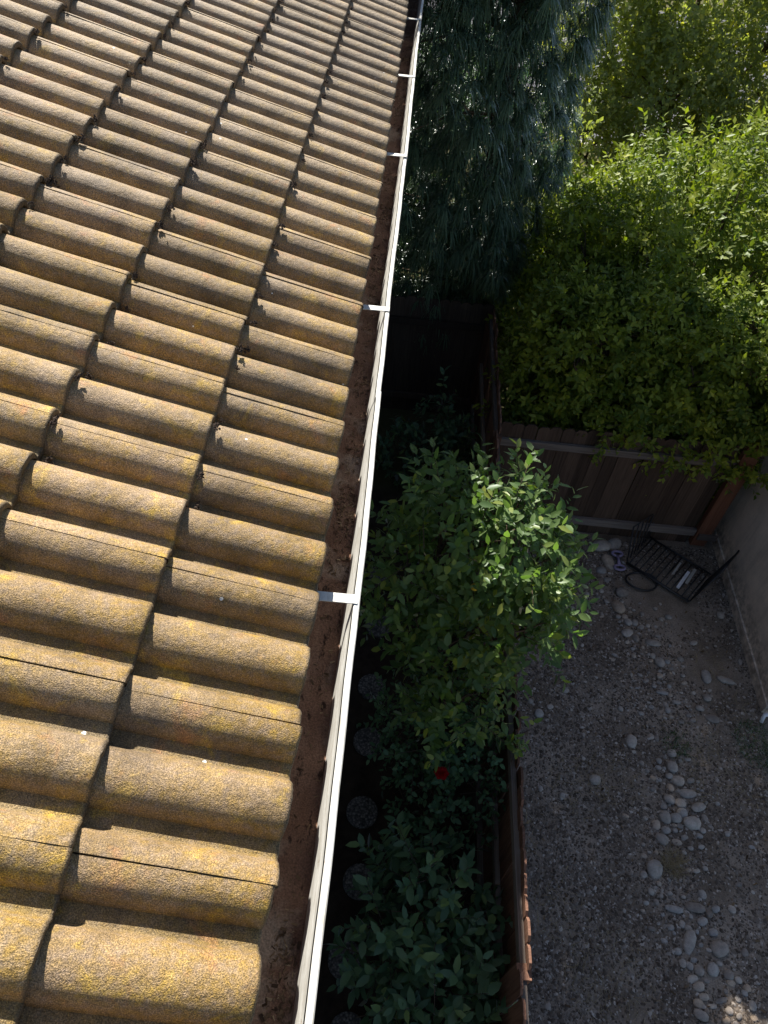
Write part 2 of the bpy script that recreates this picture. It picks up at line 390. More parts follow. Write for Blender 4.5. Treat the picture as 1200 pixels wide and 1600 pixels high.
# ------------------------------------------------------------ gutter with straps
gut = tag(empty('rain_gutter', (.02, 3, 5.33)), 'white painted metal rain gutter with rusty brown bed along the tile eave', 'gutter')
def sweep(name, prof, y0, y1, mat, wob=None, step=.05, closed=False, smooth=True):
    n = max(2, int((y1-y0)/step)+1); V = []; F = []
    for i in range(n):
        y = y0+(y1-y0)*i/(n-1)
        for q, (x, z) in enumerate(prof):
            dx, dz = wob(y, q) if wob else (0, 0)
            V.append((x+dx, y, EZ-.04+z+dz))
    k = len(prof)
    for i in range(n-1):
        for q in range(k if closed else k-1):
            a_, b_ = q, (q+1) % k
            F.append((i*k+a_, i*k+b_, (i+1)*k+b_, (i+1)*k+a_))
    if closed: F += [tuple(range(k)), tuple(range((n-1)*k, n*k))[::-1]]
    me = bpy.data.meshes.new(name); me.from_pydata(V, [], F); me.update(); me.materials.append(mat)
    if smooth: me.polygons.foreach_set('use_smooth', [True]*len(me.polygons))
    return link(name, me, gut)
def wv(y, q): return (.0020*math.sin(2.3*y)+.0010*math.sin(7.3*y+1)+.0005*math.sin(23*y), .0018*math.sin(3.1*y+1)+.0007*math.sin(13*y))
JY = 1.50                                     # two lengths of gutter meet here
for y0, y1, dx in ((-2.4, JY+.03, .002), (JY, 9.6, 0.)):
    f = lambda y, q, dx=dx: (wv(y, q)[0]+dx, wv(y, q)[1]-(.0015 if dx == 0 else 0))
    sweep('trough_bed', [(-.058, -.05), (-.058, -.205), (-.050, -.212), (.042, -.212), (.048, -.209)], y0, y1, M['rust'], f)
    sweep('front_wall', [(.048, -.209), (.055, -.150), (.061, -.112), (.067, -.090), (.0715, -.074), (.0725, -.060)], y0, y1, M['paint'], f)
    # rolled lip: a hem standing beside the wall; its seam gapes where the hem has sprung
    def fl(y, q, dx=dx):
        a_, b_ = f(y, q); gap = .0055*max(0, 1-((y-.52)/.09)**2) if q in (0, 7) and y < 1 else 0
        return (a_+gap, b_)
    sweep('lip', [(.0750, -.064), (.0750, -.0575), (.0770, -.0548), (.0880, -.0552), (.0905, -.058), (.0905, -.068), (.0885, -.072), (.0770, -.067)], y0, y1, M['paint'], fl, closed=True, smooth=False)
    sweep('outer_face', [(.0875, -.072), (.086, -.085), (.076, -.105), (.062, -.128), (.056, -.150), (.049, -.216), (-.056, -.218)], y0, y1, M['paint'], f)
for y in (-.62, .702, 1.995, 3.305, 4.364, 5.425, 6.5):
    mb = MB().box(-.056, .0742, y-.0135, y+.0135, -.0945+EZ, -.0912+EZ)
    mb.box(.0742, .0885, y-.0135, y+.0135, -.0935+EZ, -.0905+EZ)
    mb.build('gutter_strap', M['paint'], gut)

# ------------------------------------------------------------ fences
def picket_mesh(w, h, t, name, mat, ear=.028):
    x = w/2
    pr = [(-x, 0), (x, 0), (x, h-ear), (x-ear, h), (-x+ear, h), (-x, h-ear)]
    V = [(t/2*s, px, pz) for s in (-1, 1) for px, pz in pr]
    F = [tuple(range(5, -1, -1)), tuple(range(6, 12))]+[(i, (i+1) % 6, (i+1) % 6+6, i+6) for i in range(6)]
    me = bpy.data.meshes.new(name); me.from_pydata(V, [], F); me.update(); me.materials.append(mat); return me
def put(name, me, parent, loc, rot=(0, 0, 0)):
    o = link(name, me, parent); o.location = Vector(loc); o.rotation_euler = rot; return o
rf = random.Random(3)
FX = 1.30; PW = .142
sf = tag(empty('side_fence', (FX, 3, 0)), 'long wooden picket fence beside the dark planting bed', 'fence')
pk = picket_mesh(.1385, 1.80, .017, 'picket', M['picket'])
panels = [(-3.7, -1.82, 1), (-1.82, .62, -1), (.62, 3.06, 1), (3.06, 5.5, -1), (5.5, 7.72, 1)]
for y0, y1, side in panels:
    for zc in (.25, .95, 1.66):
        MB().box(FX-.019, FX+.019, y0+.046, y1-.046, zc-.045, zc+.045).build('rail', M['rail'], sf)
    n = int(round((y1-y0)/PW)); pw = (y1-y0)/n
    for i in range(n):
        put('picket', pk, sf, (FX+side*(.0285+rf.uniform(0, .003)), y0+pw*(i+.5), .01+rf.uniform(-.014, .014)), (rf.uniform(-.006, .006), rf.uniform(-.008, .008), rf.uniform(-.02, .02)))
for y in (-3.7, -1.82, .62, 3.06, 5.5, 7.72):
    MB().box(FX-.045, FX+.045, y-.045, y+.045, 0, 1.73).build('post', M['picket'], sf)
# neighbour's back fence across the gravel yard
BY = 5.76
bf = tag(empty('back_fence', (2.8, BY, 0)), 'weathered picket fence across the end of the gravel yard below the hedge', 'fence')
pk2 = picket_mesh(.1385, 1.65, .017, 'picket', M['oldwood'], .034)
nx = 19; x0, x1 = 1.36, 3.995
for i in range(nx):
    put('picket', pk2, bf, (x0+(x1-x0)*(i+.5)/nx, BY+.03+rf.uniform(0, .004), .0+rf.uniform(-.012, .012)), (rf.uniform(-.006, .006), rf.uniform(-.006, .006), R(90)+rf.uniform(-.025, .025)))
MB().box(1.33, 4.06, BY-.019, BY+.019, 1.36, 1.45).build('rail', M['railx'], bf)
MB().box(1.33, 4.06, BY-.024, BY+.016, .19, .30).build('rail', M['railx'], bf)
MB().box(4.02, 4.20, BY-.05, BY+.03, 0.05, 1.70).build('post', M['redwood'], bf)
MB().box(4.05, 4.28, BY-.075, BY-.052, .18, .27).build('rail', M['railx'], bf)
# dark fence that closes the far end of the side yard
GY = 7.72
gf = tag(empty('end_fence', (.4, GY, 0)), 'dark board fence in deep shade closing the far end of the side yard', 'fence')
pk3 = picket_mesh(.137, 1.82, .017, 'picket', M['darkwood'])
for i in range(13):
    put('picket', pk3, gf, (-.46+.1376*(i+.5), GY+.04+rf.uniform(0, .004), rf.uniform(-.012, .012)), (0, rf.uniform(-.006, .006), R(90)+rf.uniform(-.02, .02)))
for zc in (.3, 1.5): MB().box(-.5, 1.25, GY-.019, GY+.019, zc-.045, zc+.045).build('rail', M['darkwood'], gf)

# ------------------------------------------------------------ neighbour's stucco house
nh = tag(empty('stucco_house', (6.4, 4.8, 0)), 'neighbouring house with plain beige stucco wall beside the gravel yard', 'house')
MB().box(4.36, 9.0, 3.55, 6.2, .14, 2.75).build('wall', M['stucco'], nh)
MB().box(4.34, 9.02, 3.52, 6.22, -.05, .14).build('foundation', M['stucco'], nh)
mb = MB(); mb.add([(4.31, 3.5, 2.75), (9.05, 3.5, 2.75), (9.05, 6.25, 2.75), (4.31, 6.25, 2.75), (5.6, 4.85, 3.35), (7.8, 4.85, 3.35)],
                  [(3, 2, 1, 0), (0, 1, 5, 4), (1, 2, 5), (2, 3, 4, 5), (3, 0, 4)])
mb.build('roof', M['asphalt'], nh)
tag(MB().tube([(4.30, 3.40, .02), (4.315, 3.44, .10), (4.45, 3.46, .115)], .022, 10).build('drain_pipe_end', M['white'], None, True), 'short white pipe end at the foot of the stucco wall corner', 'pipe')

# ------------------------------------------------------------ leaves
def unit(a): return a/np.maximum(np.linalg.norm(a, axis=-1, keepdims=True), 1e-9)
LEAF_HI = (np.array([(0, 0, 0), (.30, .42, .10), (.30, -.42, .10), (.34, 0, 0), (.68, .36, .06), (.68, -.36, .06), (.70, 0, -.01), (1, 0, -.10)], float),
           np.array([(0, 3, 1), (0, 2, 3), (3, 4, 1), (3, 6, 4), (3, 2, 5), (3, 5, 6), (6, 7, 4), (6, 5, 7)]))
LEAF_LO = (np.array([(0, 0, 0), (.45, .5, .12), (1, 0, -.05), (.45, -.5, .12)], float), np.array([(0, 2, 1), (0, 3, 2)]))
def leaf_mesh(name, pos, d, nrm, ln, wd, tpl, mat, rng):
    T, F = tpl; n = len(pos)
    d = unit(d); side = unit(np.cross(nrm, d)); nn = np.cross(d, side)
    V = pos[:, None]+T[None, :, 0:1]*(ln[:, None]*d)[:, None]+T[None, :, 1:2]*(wd[:, None]*side)[:, None]+T[None, :, 2:3]*(wd[:, None]*nn)[:, None]
    FF = (F[None]+(np.arange(n)*len(T))[:, None, None]).reshape(-1, 3)
    return fast_mesh(name, V.reshape(-1, 3), FF, mat, False, np.repeat(rng.random(n), len(T)))
def crown(ells, n_twig, per, ln, wd, rng, shell=.5, up=.35, tw=.18, lump=.2, spread=.85, rough=.5):
    """twigs with leaves spread through a set of ellipsoids: returns pos, dir, normal, length, width"""
    el = np.array(ells, float); w = (el[:, 3]*el[:, 4]*el[:, 5])**(2/3); w /= w.sum()
    idx = rng.choice(len(el), n_twig, p=w); c = el[idx, :3]; r = el[idx, 3:]
    u = unit(rng.normal(size=(n_twig, 3)))
    ph = rng.random((4, 3))*6
    lum = sum(np.sin((u*(3.5+2*i)+idx[:, None]*1.7+ph[i]).sum(1)*1.6) for i in range(4))/4
    f = (1-shell*rng.random(n_twig)**1.4)*(1+lump*lum)
    base = c+u*r*f[:, None]
    keep = np.ones(n_twig, bool)
    for e in el:
        q = (base-e[:3])/e[3:]; keep &= (q**2).sum(1) > .30
    base, u, r = base[keep], u[keep], r[keep]; m = len(base)
    out = unit(u/r)
    td = unit(out*.8+np.array([0, 0, up])+rng.normal(size=(m, 3))*rough)
    a0 = unit(np.cross(td, rng.normal(size=(m, 3)))); b0 = np.cross(td, a0)
    ps, ds, ns = [], [], []
    tl = tw*(.6+.8*rng.random(m))
    for k in range(per):
        s = (k+.5)/per; az = 2.4*k+rng.random(m)*.8
        pp = np.cos(az)[:, None]*a0+np.sin(az)[:, None]*b0
        ds.append(unit(td*(.35+.5*s)+pp*spread+rng.normal(size=(m, 3))*.18-np.array([0, 0, .12])))
        ps.append(base+td*(tl*s)[:, None])
        ns.append(unit(np.array([0, 0, .8])+out*.5+td*.4+rng.normal(size=(m, 3))*.35))
    pos = np.concatenate(ps); d = np.concatenate(ds); n = np.concatenate(ns); k = len(pos)
    sc = .65+.6*rng.random(k)
    return pos, d, n, ln*sc, wd*sc*(.85+.3*rng.random(k)), (base, td, tl)
def limbs(mb, base, ells, r0, rng, sub=5):
    base = Vector(base)
    for e in ells:
        c = Vector(e[:3]); mid = base.lerp(c, .5)+Vector(rng.normal(size=3)*.08)
        mb.tube([base+Vector((0, 0, .25*(c.z-base.z))), mid, c], [r0*.6, r0*.42, r0*.2], 6)
        for _ in range(sub):
            u = Vector(unit(rng.normal(size=3))); u.z = abs(u.z)*.7
            q = c+Vector((u.x*e[3], u.y*e[4], u.z*e[5]))*.8
            mb.tube([c.lerp(mid, .3*rng.random()), c.lerp(q, .5)+Vector(rng.normal(size=3)*.04), q], [r0*.2, r0*.12, r0*.05], 5)
def twigs(mb, tw, n, rad, rng):
    base, td, tl = tw; ids = rng.choice(len(base), min(n, len(base)), replace=False)
    for i in ids:
        b = Vector(base[i]); t = Vector(td[i]); mb.tube([b-t*.12, b+t*float(tl[i])], [rad, rad*.5], 4)
def single_leaves(parent, pos, d, nrm, ln, wd, ids, mat):
    """the leaves that show largest, each a part of its own; one shared mesh"""
    T, F = LEAF_HI; me = fast_mesh('leaf', T, F, mat, False, np.zeros(len(T)))
    for i in ids:
        dd = unit(d[i]); side = unit(np.cross(nrm[i], dd)); nn = np.cross(dd, side)
        o = bpy.data.objects.new('leaf', me); COL.objects.link(o); o.parent = parent
        A = Matrix.Identity(4)
        for r_ in range(3): A[r_][0] = dd[r_]*ln[i]; A[r_][1] = side[r_]*wd[i]; A[r_][2] = nn[r_]*wd[i]; A[r_][3] = pos[i][r_]
        o.matrix_parent_inverse = Matrix.Translation(-world_loc(parent)); o.matrix_basis = A
def nearest(pos, d, nrm, n, rng):
    q = pos-np.array(CP); dist = np.linalg.norm(q, axis=1); face = np.abs((unit(nrm)*unit(q)).sum(1))
    return np.argsort(dist*(1.25-.35*face)*(1+.06*rng.random(len(pos))))[:n]
def plant(name, label, cat, base, ells, n_twig, per, ln, wd, mat, tpl, seed, r0, group=None, singles=0, trunk='trunk', foliage='crown', ntw=150, kw={}):
    rng = np.random.default_rng(seed)
    t = tag(empty(name, base), label, cat, group)
    mb = MB(); b = Vector(base)
    top = min(e[2] for e in ells)
    if r0 > 0:
        mb.tube([b-Vector((0, 0, .05)), b.lerp(Vector(ells[0][:3]), .28), b.lerp(Vector(ells[0][:3]), .75)], [r0*1.25, r0, r0*.5], 8)
        limbs(mb, base, ells, r0, rng, 5 if r0 >= .03 else 0)
    pos, d, nn, l, w, tw = crown(ells, n_twig, per, ln, wd, rng, **kw)
    ok = pos[:, 2] > .03; pos, d, nn, l, w = pos[ok], d[ok], nn[ok], l[ok], w[ok]
    twigs(mb, tw, ntw, .004, rng)
    mb.build(trunk, M['bark'], t, True)
    rest = np.ones(len(pos), bool)
    if singles:
        ids = nearest(pos, d, nn, singles, rng); rest[ids] = False
        single_leaves(t, pos, d, nn, l, w, ids, M[mat])
    cr = link(foliage, leaf_mesh(foliage, pos[rest], d[rest], nn[rest], l[rest], w[rest], tpl, M[mat], rng), t)
    if singles: cr['kind'] = 'stuff'
    return t
# citrus tree over the bed
CIT = [(.72, 2.95, 2.90, .46, .48, .66), (.42, 2.85, 2.60, .34, .36, .46), (1.02, 2.95, 2.95, .38, .40, .58), (.88, 2.60, 2.45, .40, .38, .45),
       (.74, 2.45, 2.10, .30, .34, .34), (1.06, 3.05, 3.24, .18, .18, .30), (.62, 3.2, 2.85, .32, .28, .42), (1.30, 2.80, 2.75, .22, .28, .36), (.85, 2.25, 2.0, .28, .26, .26), (1.04, 2.70, 3.22, .22, .22, .28), (1.18, 2.75, 2.95, .26, .28, .42), (1.22, 2.45, 2.75, .24, .24, .40)]
cit = plant('lemon_tree', 'leafy lemon tree leaning over the side fence with a sunlit crown', 'tree', (.85, 3.2, 0), CIT, 1120, 10, .086, .042, 'citrus', LEAF_HI, 21, .05, singles=300, kw=dict(tw=.23, shell=.6, lump=.30, rough=.6))
def lemon(c, r):
    mb = MB(); mb.tube([(c[0], c[1], c[2]+z*r) for z in (-1.25, -1.05, -.8, -.4, 0, .4, .8, 1.0, 1.15)], [r*q for q in (.05, .22, .62, .93, 1, .93, .62, .25, .06)], 12)
    return mb.build('lemon', M['lemon'], cit, True)
for c in ((.80, 2.52, 3.05), (.97, 2.30, 2.30), (.93, 2.38, 2.52)): lemon(c, .026)
# rose bush with one red bloom
ROS = [(.75, 2.45, 1.45, .42, .36, .34), (1.0, 2.15, 1.40, .26, .32, .32), (.62, 2.3, 1.25, .24, .32, .28), (.95, 1.9, 1.15, .28, .26, .26), (.68, 1.95, 1.0, .24, .25, .22), (1.1, 2.5, 1.3, .16, .35, .4), (.52, 2.6, 1.0, .18, .3, .3)]
ros = plant('rose_bush', 'sprawling dark rose bush with one red bloom below the lemon tree', 'bush', (.85, 2.75, 0), ROS, 560, 8, .056, .036, 'rose', LEAF_HI, 33, .022, kw=dict(tw=.2, shell=.75, lump=.2))
mb = MB(); fc = Vector((.80, 1.92, 1.47)); rr = random.Random(2)
for ring, (n_, rad_, h_) in enumerate(((4, .022, .046), (5, .040, .034), (6, .060, .016))):
    for i in range(n_):
        a_ = 2*math.pi*i/n_+ring*.5; u = Vector((math.cos(a_), math.sin(a_), 0)); v = Vector((-u.y, u.x, 0)); w_ = rad_*.75
        mb.add([fc, fc+u*rad_*.6+v*w_*.7+Vector((0, 0, h_)), fc+u*rad_+Vector((0, 0, h_*1.15)), fc+u*rad_*.6-v*w_*.7+Vector((0, 0, h_))], [(0, 1, 2), (0, 2, 3)])
mb.build('flower', M['rose_red'], ros)
# broad leaved shrub at the near end of the bed
SHR = [(.70, 1.05, 1.15, .40, .40, .42), (1.00, 1.20, 1.05, .25, .35, .38), (.50, .75, .95, .28, .35, .35), (.85, .55, 1.05, .38, .40, .38), (.55, 1.3, .7, .25, .25, .3), (.90, .1, .95, .4, .4, .4)]
plant('broad_leaved_shrub', 'broad leaved green shrub at the near end of the bed beside the fence', 'shrub', (.78, .8, 0), SHR, 330, 9, .11, .058, 'shrub', LEAF_HI, 41, .03, singles=300, kw=dict(tw=.2, shell=.65, lump=.2))
# dim plant by the end fence
DIM = [(.75, 6.6, .65, .30, .25, .42), (.40, 6.45, .42, .32, .28, .30), (1.02, 6.35, .55, .25, .25, .35), (.78, 6.75, 1.1, .12, .12, .28)]
plant('dim_shrub', 'small dim leafy shrub in the dark far end of the side yard', 'shrub', (.7, 6.5, 0), DIM, 170, 8, .10, .05, 'shrub', LEAF_HI, 47, .02, kw=dict(tw=.2, shell=.7))
# sprout of fresh leaves poking over the fence
plant('fence_sprout', 'little fresh green sprout poking over the side fence top', 'plant', (1.24, 1.95, 0), [(1.29, 1.98, 1.93, .03, .04, .05)], 9, 6, .05, .03, 'citrus', LEAF_HI, 53, .008, ntw=0, kw=dict(tw=.06))

# big hedge bush beyond the back fence
HED = [(3.6, 8.2, 1.75, 1.4, 2.2, 1.72), (4.95, 8.2, 1.85, 1.4, 2.2, 1.85), (2.6, 7.8, 1.7, 1.0, 1.6, 1.45), (6.2, 8.2, 1.85, 1.2, 2.0, 1.8),
       (2.75, 6.6, 1.95, .95, .62, .72), (3.75, 6.55, 1.95, .95, .65, .75), (1.95, 6.5, 2.0, .50, .45, .65), (4.55, 6.7, 1.9, .6, .6, .7), (2.6, 6.3, 1.75, .6, .38, .42), (3.4, 6.25, 1.7, .7, .38, .42), (4.15, 6.3, 1.68, .6, .42, .42),
       (1.80, 6.45, 1.55, .42, .40, .55), (2.2, 6.6, 1.1, .6, .5, .7), (3.3, 6.8, .9, .8, .6, .7), (4.4, 6.8, .9, .8, .6, .7), (3.9, 6.08, 1.45, .55, .28, .34), (3.1, 6.1, 1.52, .55, .28, .32), (4.45, 6.1, 1.5, .3, .25, .35), (2.75, 5.85, 1.72, .45, .20, .20), (3.35, 5.82, 1.62, .42, .22, .24), (3.85, 5.78, 1.56, .40, .22, .27), (4.2, 5.75, 1.52, .22, .22, .28)]
rh = random.Random(77)
for _ in range(70):            # knobbly shoots over the top
    e = HED[rh.randrange(7)]; a_ = rh.uniform(0, 6.28); q = rh.uniform(.1, .93)
    HED.append((e[0]+e[3]*q*math.cos(a_), e[1]+e[4]*q*math.sin(a_), e[2]+e[5]*math.sqrt(1-q*q)*.92, rh.uniform(.18, .42), rh.uniform(.18, .42), rh.uniform(.22, .6)))
plant('hedge_bush', 'huge bushy hedge with sunlit yellow green top overhanging the back fence', 'bush', (3.4, 7.2, 0), HED, 19000, 10, .084, .042, 'hedge', LEAF_LO, 61, .05, ntw=300, kw=dict(tw=.22, shell=.5, lump=.34, rough=.6))
# broad tree behind the hedge, by the street
MAP = [(4.6, 14.6, 4.2, 2.1, 1.6, 2.6), (3.3, 14.4, 3.0, 1.1, 1.1, 1.5), (5.9, 14.2, 3.2, 1.4, 1.3, 2.0), (4.4, 13.7, 2.4, 1.3, 1.0, 1.2), (7.2, 14.4, 4, 1.5, 1.4, 2.2), (3.0, 13.2, 1.6, .7, .6, .9)]
plant('maple_tree', 'broad hazy green tree behind the hedge near the street', 'tree', (4.8, 14.6, 0), MAP, 12500, 8, .092, .060, 'maple', LEAF_LO, 71, .14, ntw=0, kw=dict(tw=.3, shell=.5, lump=.25))
plant('understory_bush', 'low shaded bushes between the hedge and the broad tree', 'bush', (4.2, 11.2, 0), [(3.6, 11.2, .9, 1.3, .8, .95), (5.2, 11.4, 1.0, 1.3, .8, 1.0), (2.5, 10.6, .8, .8, .8, .8), (6.6, 11.5, 1.0, 1.2, .9, 1.0)], 2600, 8, .10, .055, 'maple', LEAF_LO, 75, .05, ntw=0, kw=dict(tw=.2))
plant('shade_bush', 'dark bush in the shade behind the weeping tree', 'bush', (.7, 10.9, 0), [(.7, 10.9, 1.9, 1.4, .7, 2.0), (-.6, 10.9, 1.6, 1.2, .7, 1.8), (1.8, 10.7, 1.3, .8, .7, 1.3)], 3000, 8, .11, .06, 'shrub', LEAF_LO, 76, .05, ntw=0, kw=dict(tw=.2))
plant('young_tree', 'slim young tree with yellow lit tip behind the weeping tree', 'tree', (2.6, 11.6, 0), [(2.62, 11.6, 2.4, .14, .14, .75), (2.5, 11.5, 1.7, .35, .3, .35), (2.85, 11.4, 1.4, .3, .3, .3)], 260, 8, .085, .05, 'maple', LEAF_LO, 73, .03, ntw=0, kw=dict(tw=.14))
plant('sunlit_sapling', 'small bright sunlit sapling glimpsed between gutter and weeping tree', 'plant', (.10, 10.2, 0), [(.12, 10.2, 2.15, .16, .16, .34)], 90, 8, .08, .035, 'hedge', LEAF_LO, 79, .02, ntw=0, kw=dict(tw=.14))

# weeping fern pine: fountains of long drooping needles
def weeping(base, seed):
    rng = np.random.default_rng(seed); t = tag(empty('weeping_tree', base), 'tall dark weeping tree with long drooping needle leaves beside the roof', 'tree')
    c = np.array([.80, 8.7, 3.75]); r = np.array([1.03, 1.15, 3.0]); n = 4700
    u = unit(rng.normal(size=(n, 3))); f = np.where(rng.random(n) < .62, 1.02-.12*rng.random(n), .85-.45*rng.random(n))
    f *= 1+.10*np.sin(u[:, 2]*14+3*u[:, 0])+.07*np.sin(7*u[:, 0]+5*u[:, 1]+9*u[:, 2])
    up = rng.random(n) < .5; c = np.where(up[:, None], np.array([.35, 8.95, 7.0]), c); r = np.where(up[:, None], np.array([1.9, 1.2, 2.8]), r)  # unseen upper crown, enlarged to throw shade over the yard
    b = c+u*r*f[:, None]; out = unit(u*np.array([1, 1, .35]))
    kp = ~(up & (b[:, 2] < 4.9)); b, out, up = b[kp], out[kp], up[kp]; n = len(b)
    b[:, 2] = np.maximum(b[:, 2], 1.15+.25*rng.random(n))
    per = 30; seg = 4
    base_p = np.repeat(b, per, 0); o = np.repeat(out, per, 0); k = len(base_p)
    dirv = unit(o*.6+rng.normal(size=(k, 3))*.72+np.array([0, 0, .35])); ln = (.16+.11*rng.random(k))*np.repeat(.8+.4*rng.random(n), per)
    side = unit(np.cross(dirv, np.array([0, 0, 1.])+rng.normal(size=(k, 3))*.2)); wd = (.0050+.0022*rng.random(k))*np.where(np.repeat(up, per), 2.6, 1.0)  # needles of the unseen upper crown widened to block more sun
    V = np.zeros((k, seg+1, 2, 3), np.float32)
    for s in range(seg+1):
        q = s/seg; w = wd*(1-.75*q**2)
        p = base_p+dirv*(ln*(q-.25*q*q))[:, None]+np.array([0, 0, -1.])*(ln*.62*q**2)[:, None]
        V[:, s, 0] = p+side*w[:, None]; V[:, s, 1] = p-side*w[:, None]
    i0 = (np.arange(k)*(seg+1)*2)[:, None]; s_ = np.arange(seg)[None]*2
    F = np.stack([i0+s_, i0+s_+1, i0+s_+3, i0+s_+2], -1).reshape(-1, 4)
    link('crown', fast_mesh('crown', V.reshape(-1, 3), F, M['weep'], False, np.repeat(rng.random(n), per*(seg+1)*2)), t)
    mb = MB(); B = Vector(base)
    mb.tube([B-Vector((0, 0, .05)), B+Vector((.03, 0, 1.6)), Vector((1.08, 8.7, 4.2)), Vector((1.05, 8.7, 6.3))], [.17, .13, .08, .02], 9)
    for i in range(70):
        z = 1.4+4.8*rng.random(); p = Vector((1.08, 8.7, z)); v = Vector(b[rng.integers(n)]); v.z = z+.5*rng.random()
        mb.tube([p, p.lerp(v, .55)+Vector((0, 0, .1)), v], [.022, .014, .006], 5)
    mb.build('trunk', M['bark'], t, True)
weeping((1.1, 8.7, 0), 91)
# pale lump behind the hedge
def stone_mesh(seed, name='stone', sub=2):
    rg = np.random.default_rng(seed); bm = bmesh.new(); bmesh.ops.create_icosphere(bm, subdivisions=sub, radius=1)
    ph = rg.random((3, 3))*6; am = .17
    for v in bm.verts:
        p = v.co; k = 1+am*sum(math.sin(2.1*(p.x*math.cos(h[0])+p.y*math.sin(h[0]))+1.7*p.z+h[1]) for h in ph)/1.5
        v.co = Vector((math.copysign(abs(p.x)**.9, p.x), math.copysign(abs(p.y)**.9, p.y), math.copysign(abs(p.z)**.85, p.z)))*k
    me = bpy.data.meshes.new(name); bm.to_mesh(me); bm.free()
    me.polygons.foreach_set('use_smooth', [True]*len(me.polygons)); me.materials.append(M['stone']); return me
me = stone_mesh(400, 'pale_boulder'); me.materials[0] = M['white']
o = link('pale_boulder', me); o.location = (4.55, 12.75, 1.72); o.scale = (.26, .2, .24)
tag(o, 'off white rounded lump showing just above the sunlit hedge', 'boulder')
tag(MB().box(4.2, 4.95, 12.5, 13.0, 0, 1.62).build('stone_pier', M['stucco']), 'low pale pier behind the hedge carrying an off white lump', 'pier')

# ------------------------------------------------------------ round stepping stones in the bed
steps = [(.24, 4.80), (.27, 4.11), (.25, 3.37), (.26, 2.78), (.26, 2.10), (.29, 1.51), (.23, .91), (.29, .42)]
wh = ['beneath the far lemon branches, farthest of the row', 'second from the far end of the row', 'third from the far end of the row', 'fourth from the far end of the row',
      'fifth from the far end, below the rose bloom', 'third from the near end, clear of leaves', 'second from the near end beside the broad shrub', 'nearest of the row at the picture foot']
rs = random.Random(8)
for (x, y), w_ in zip(steps, wh):
    V = []; n = 28; rad = .145
    mb = MB(); mb.tube([(x, y, -.02), (x, y, .024), (x, y, .034), (x, y, .036)], [rad, rad, rad*.97, rad*.9], n)
    tag(mb.build('stepping_stone', M['aggregate'], None, False), 'round pebbled stepping stone, '+w_, 'stepping stone', 'round stepping stones in the bed')

# ------------------------------------------------------------ gravel, river stones, dry grass
def blobs(n):   # clumpy field used to thin the gravel
    pass
rg = np.random.default_rng(17)
n = 76000
gx = rg.uniform(1.36, 4.34, n); gy = rg.uniform(.15, 5.7, n)
ex = rg.uniform(4.34, 5.6, 4000); ey = rg.uniform(.15, 3.5, 4000)
gx = np.concatenate([gx, ex]); gy = np.concatenate([gy, ey])
dens = np.ones(len(gx))
for (cx, cy, rr_, dd) in ((3.69, 4.67, .55, .85), (1.75, 2.7, .45, .55), (3.87, 1.76, .4, .6), (2.51, .74, .35, .5), (3.96, 3.88, .35, .7), (3.5, 5.0, .4, .7), (2.9, 4.9, .5, .4), (1.5, 1.2, .25, .5), (3.6, 3.0, .4, .6)):
    dens -= dd*np.exp(-((gx-cx)**2+(gy-cy)**2)/rr_**2)

for _ in range(60):
    cx, cy, rr_ = rg.uniform(1.4, 4.4), rg.uniform(.2, 5.6), rg.uniform(.06, .22); dens -= .5*np.exp(-((gx-cx)**2+(gy-cy)**2)/rr_**2)
k = rg.random(len(gx)) < dens; gx, gy = gx[k], gy[k]; n = len(gx)
OCT = np.array([(1, 0, 0), (.3, .95, 0), (-.9, .5, 0), (-.8, -.6, 0), (.4, -.9, 0), (.05, .05, .8)], float); OF = np.array([(0, 1, 5), (1, 2, 5), (2, 3, 5), (3, 4, 5), (4, 0, 5)])
sz = .0055+.009*rg.random(n)**1.5+.014*rg.random(n)**9; an = rg.random(n)*6.3
jit = 1+.25*rg.normal(size=(n, 6, 1)).clip(-1.5, 1.5)
T = OCT[None]*jit*sz[:, None, None]*np.array([1, 1, .9]); asp = .65+.35*rg.random(n); T[:, :, 1] *= asp[:, None]
c_, s_ = np.cos(an)[:, None], np.sin(an)[:, None]
V = np.stack([T[:, :, 0]*c_-T[:, :, 1]*s_+gx[:, None], T[:, :, 0]*s_+T[:, :, 1]*c_+gy[:, None], T[:, :, 2]+.001], -1)
F = (OF[None]+(np.arange(n)*6)[:, None, None]).reshape(-1, 3)
tag(link('gravel', fast_mesh('gravel', V.reshape(-1, 3), F, M['gravel'], False, np.repeat(rg.random(n), 6))), 'fine grey gravel strewn over the shaded yard', 'gravel', kind='stuff')

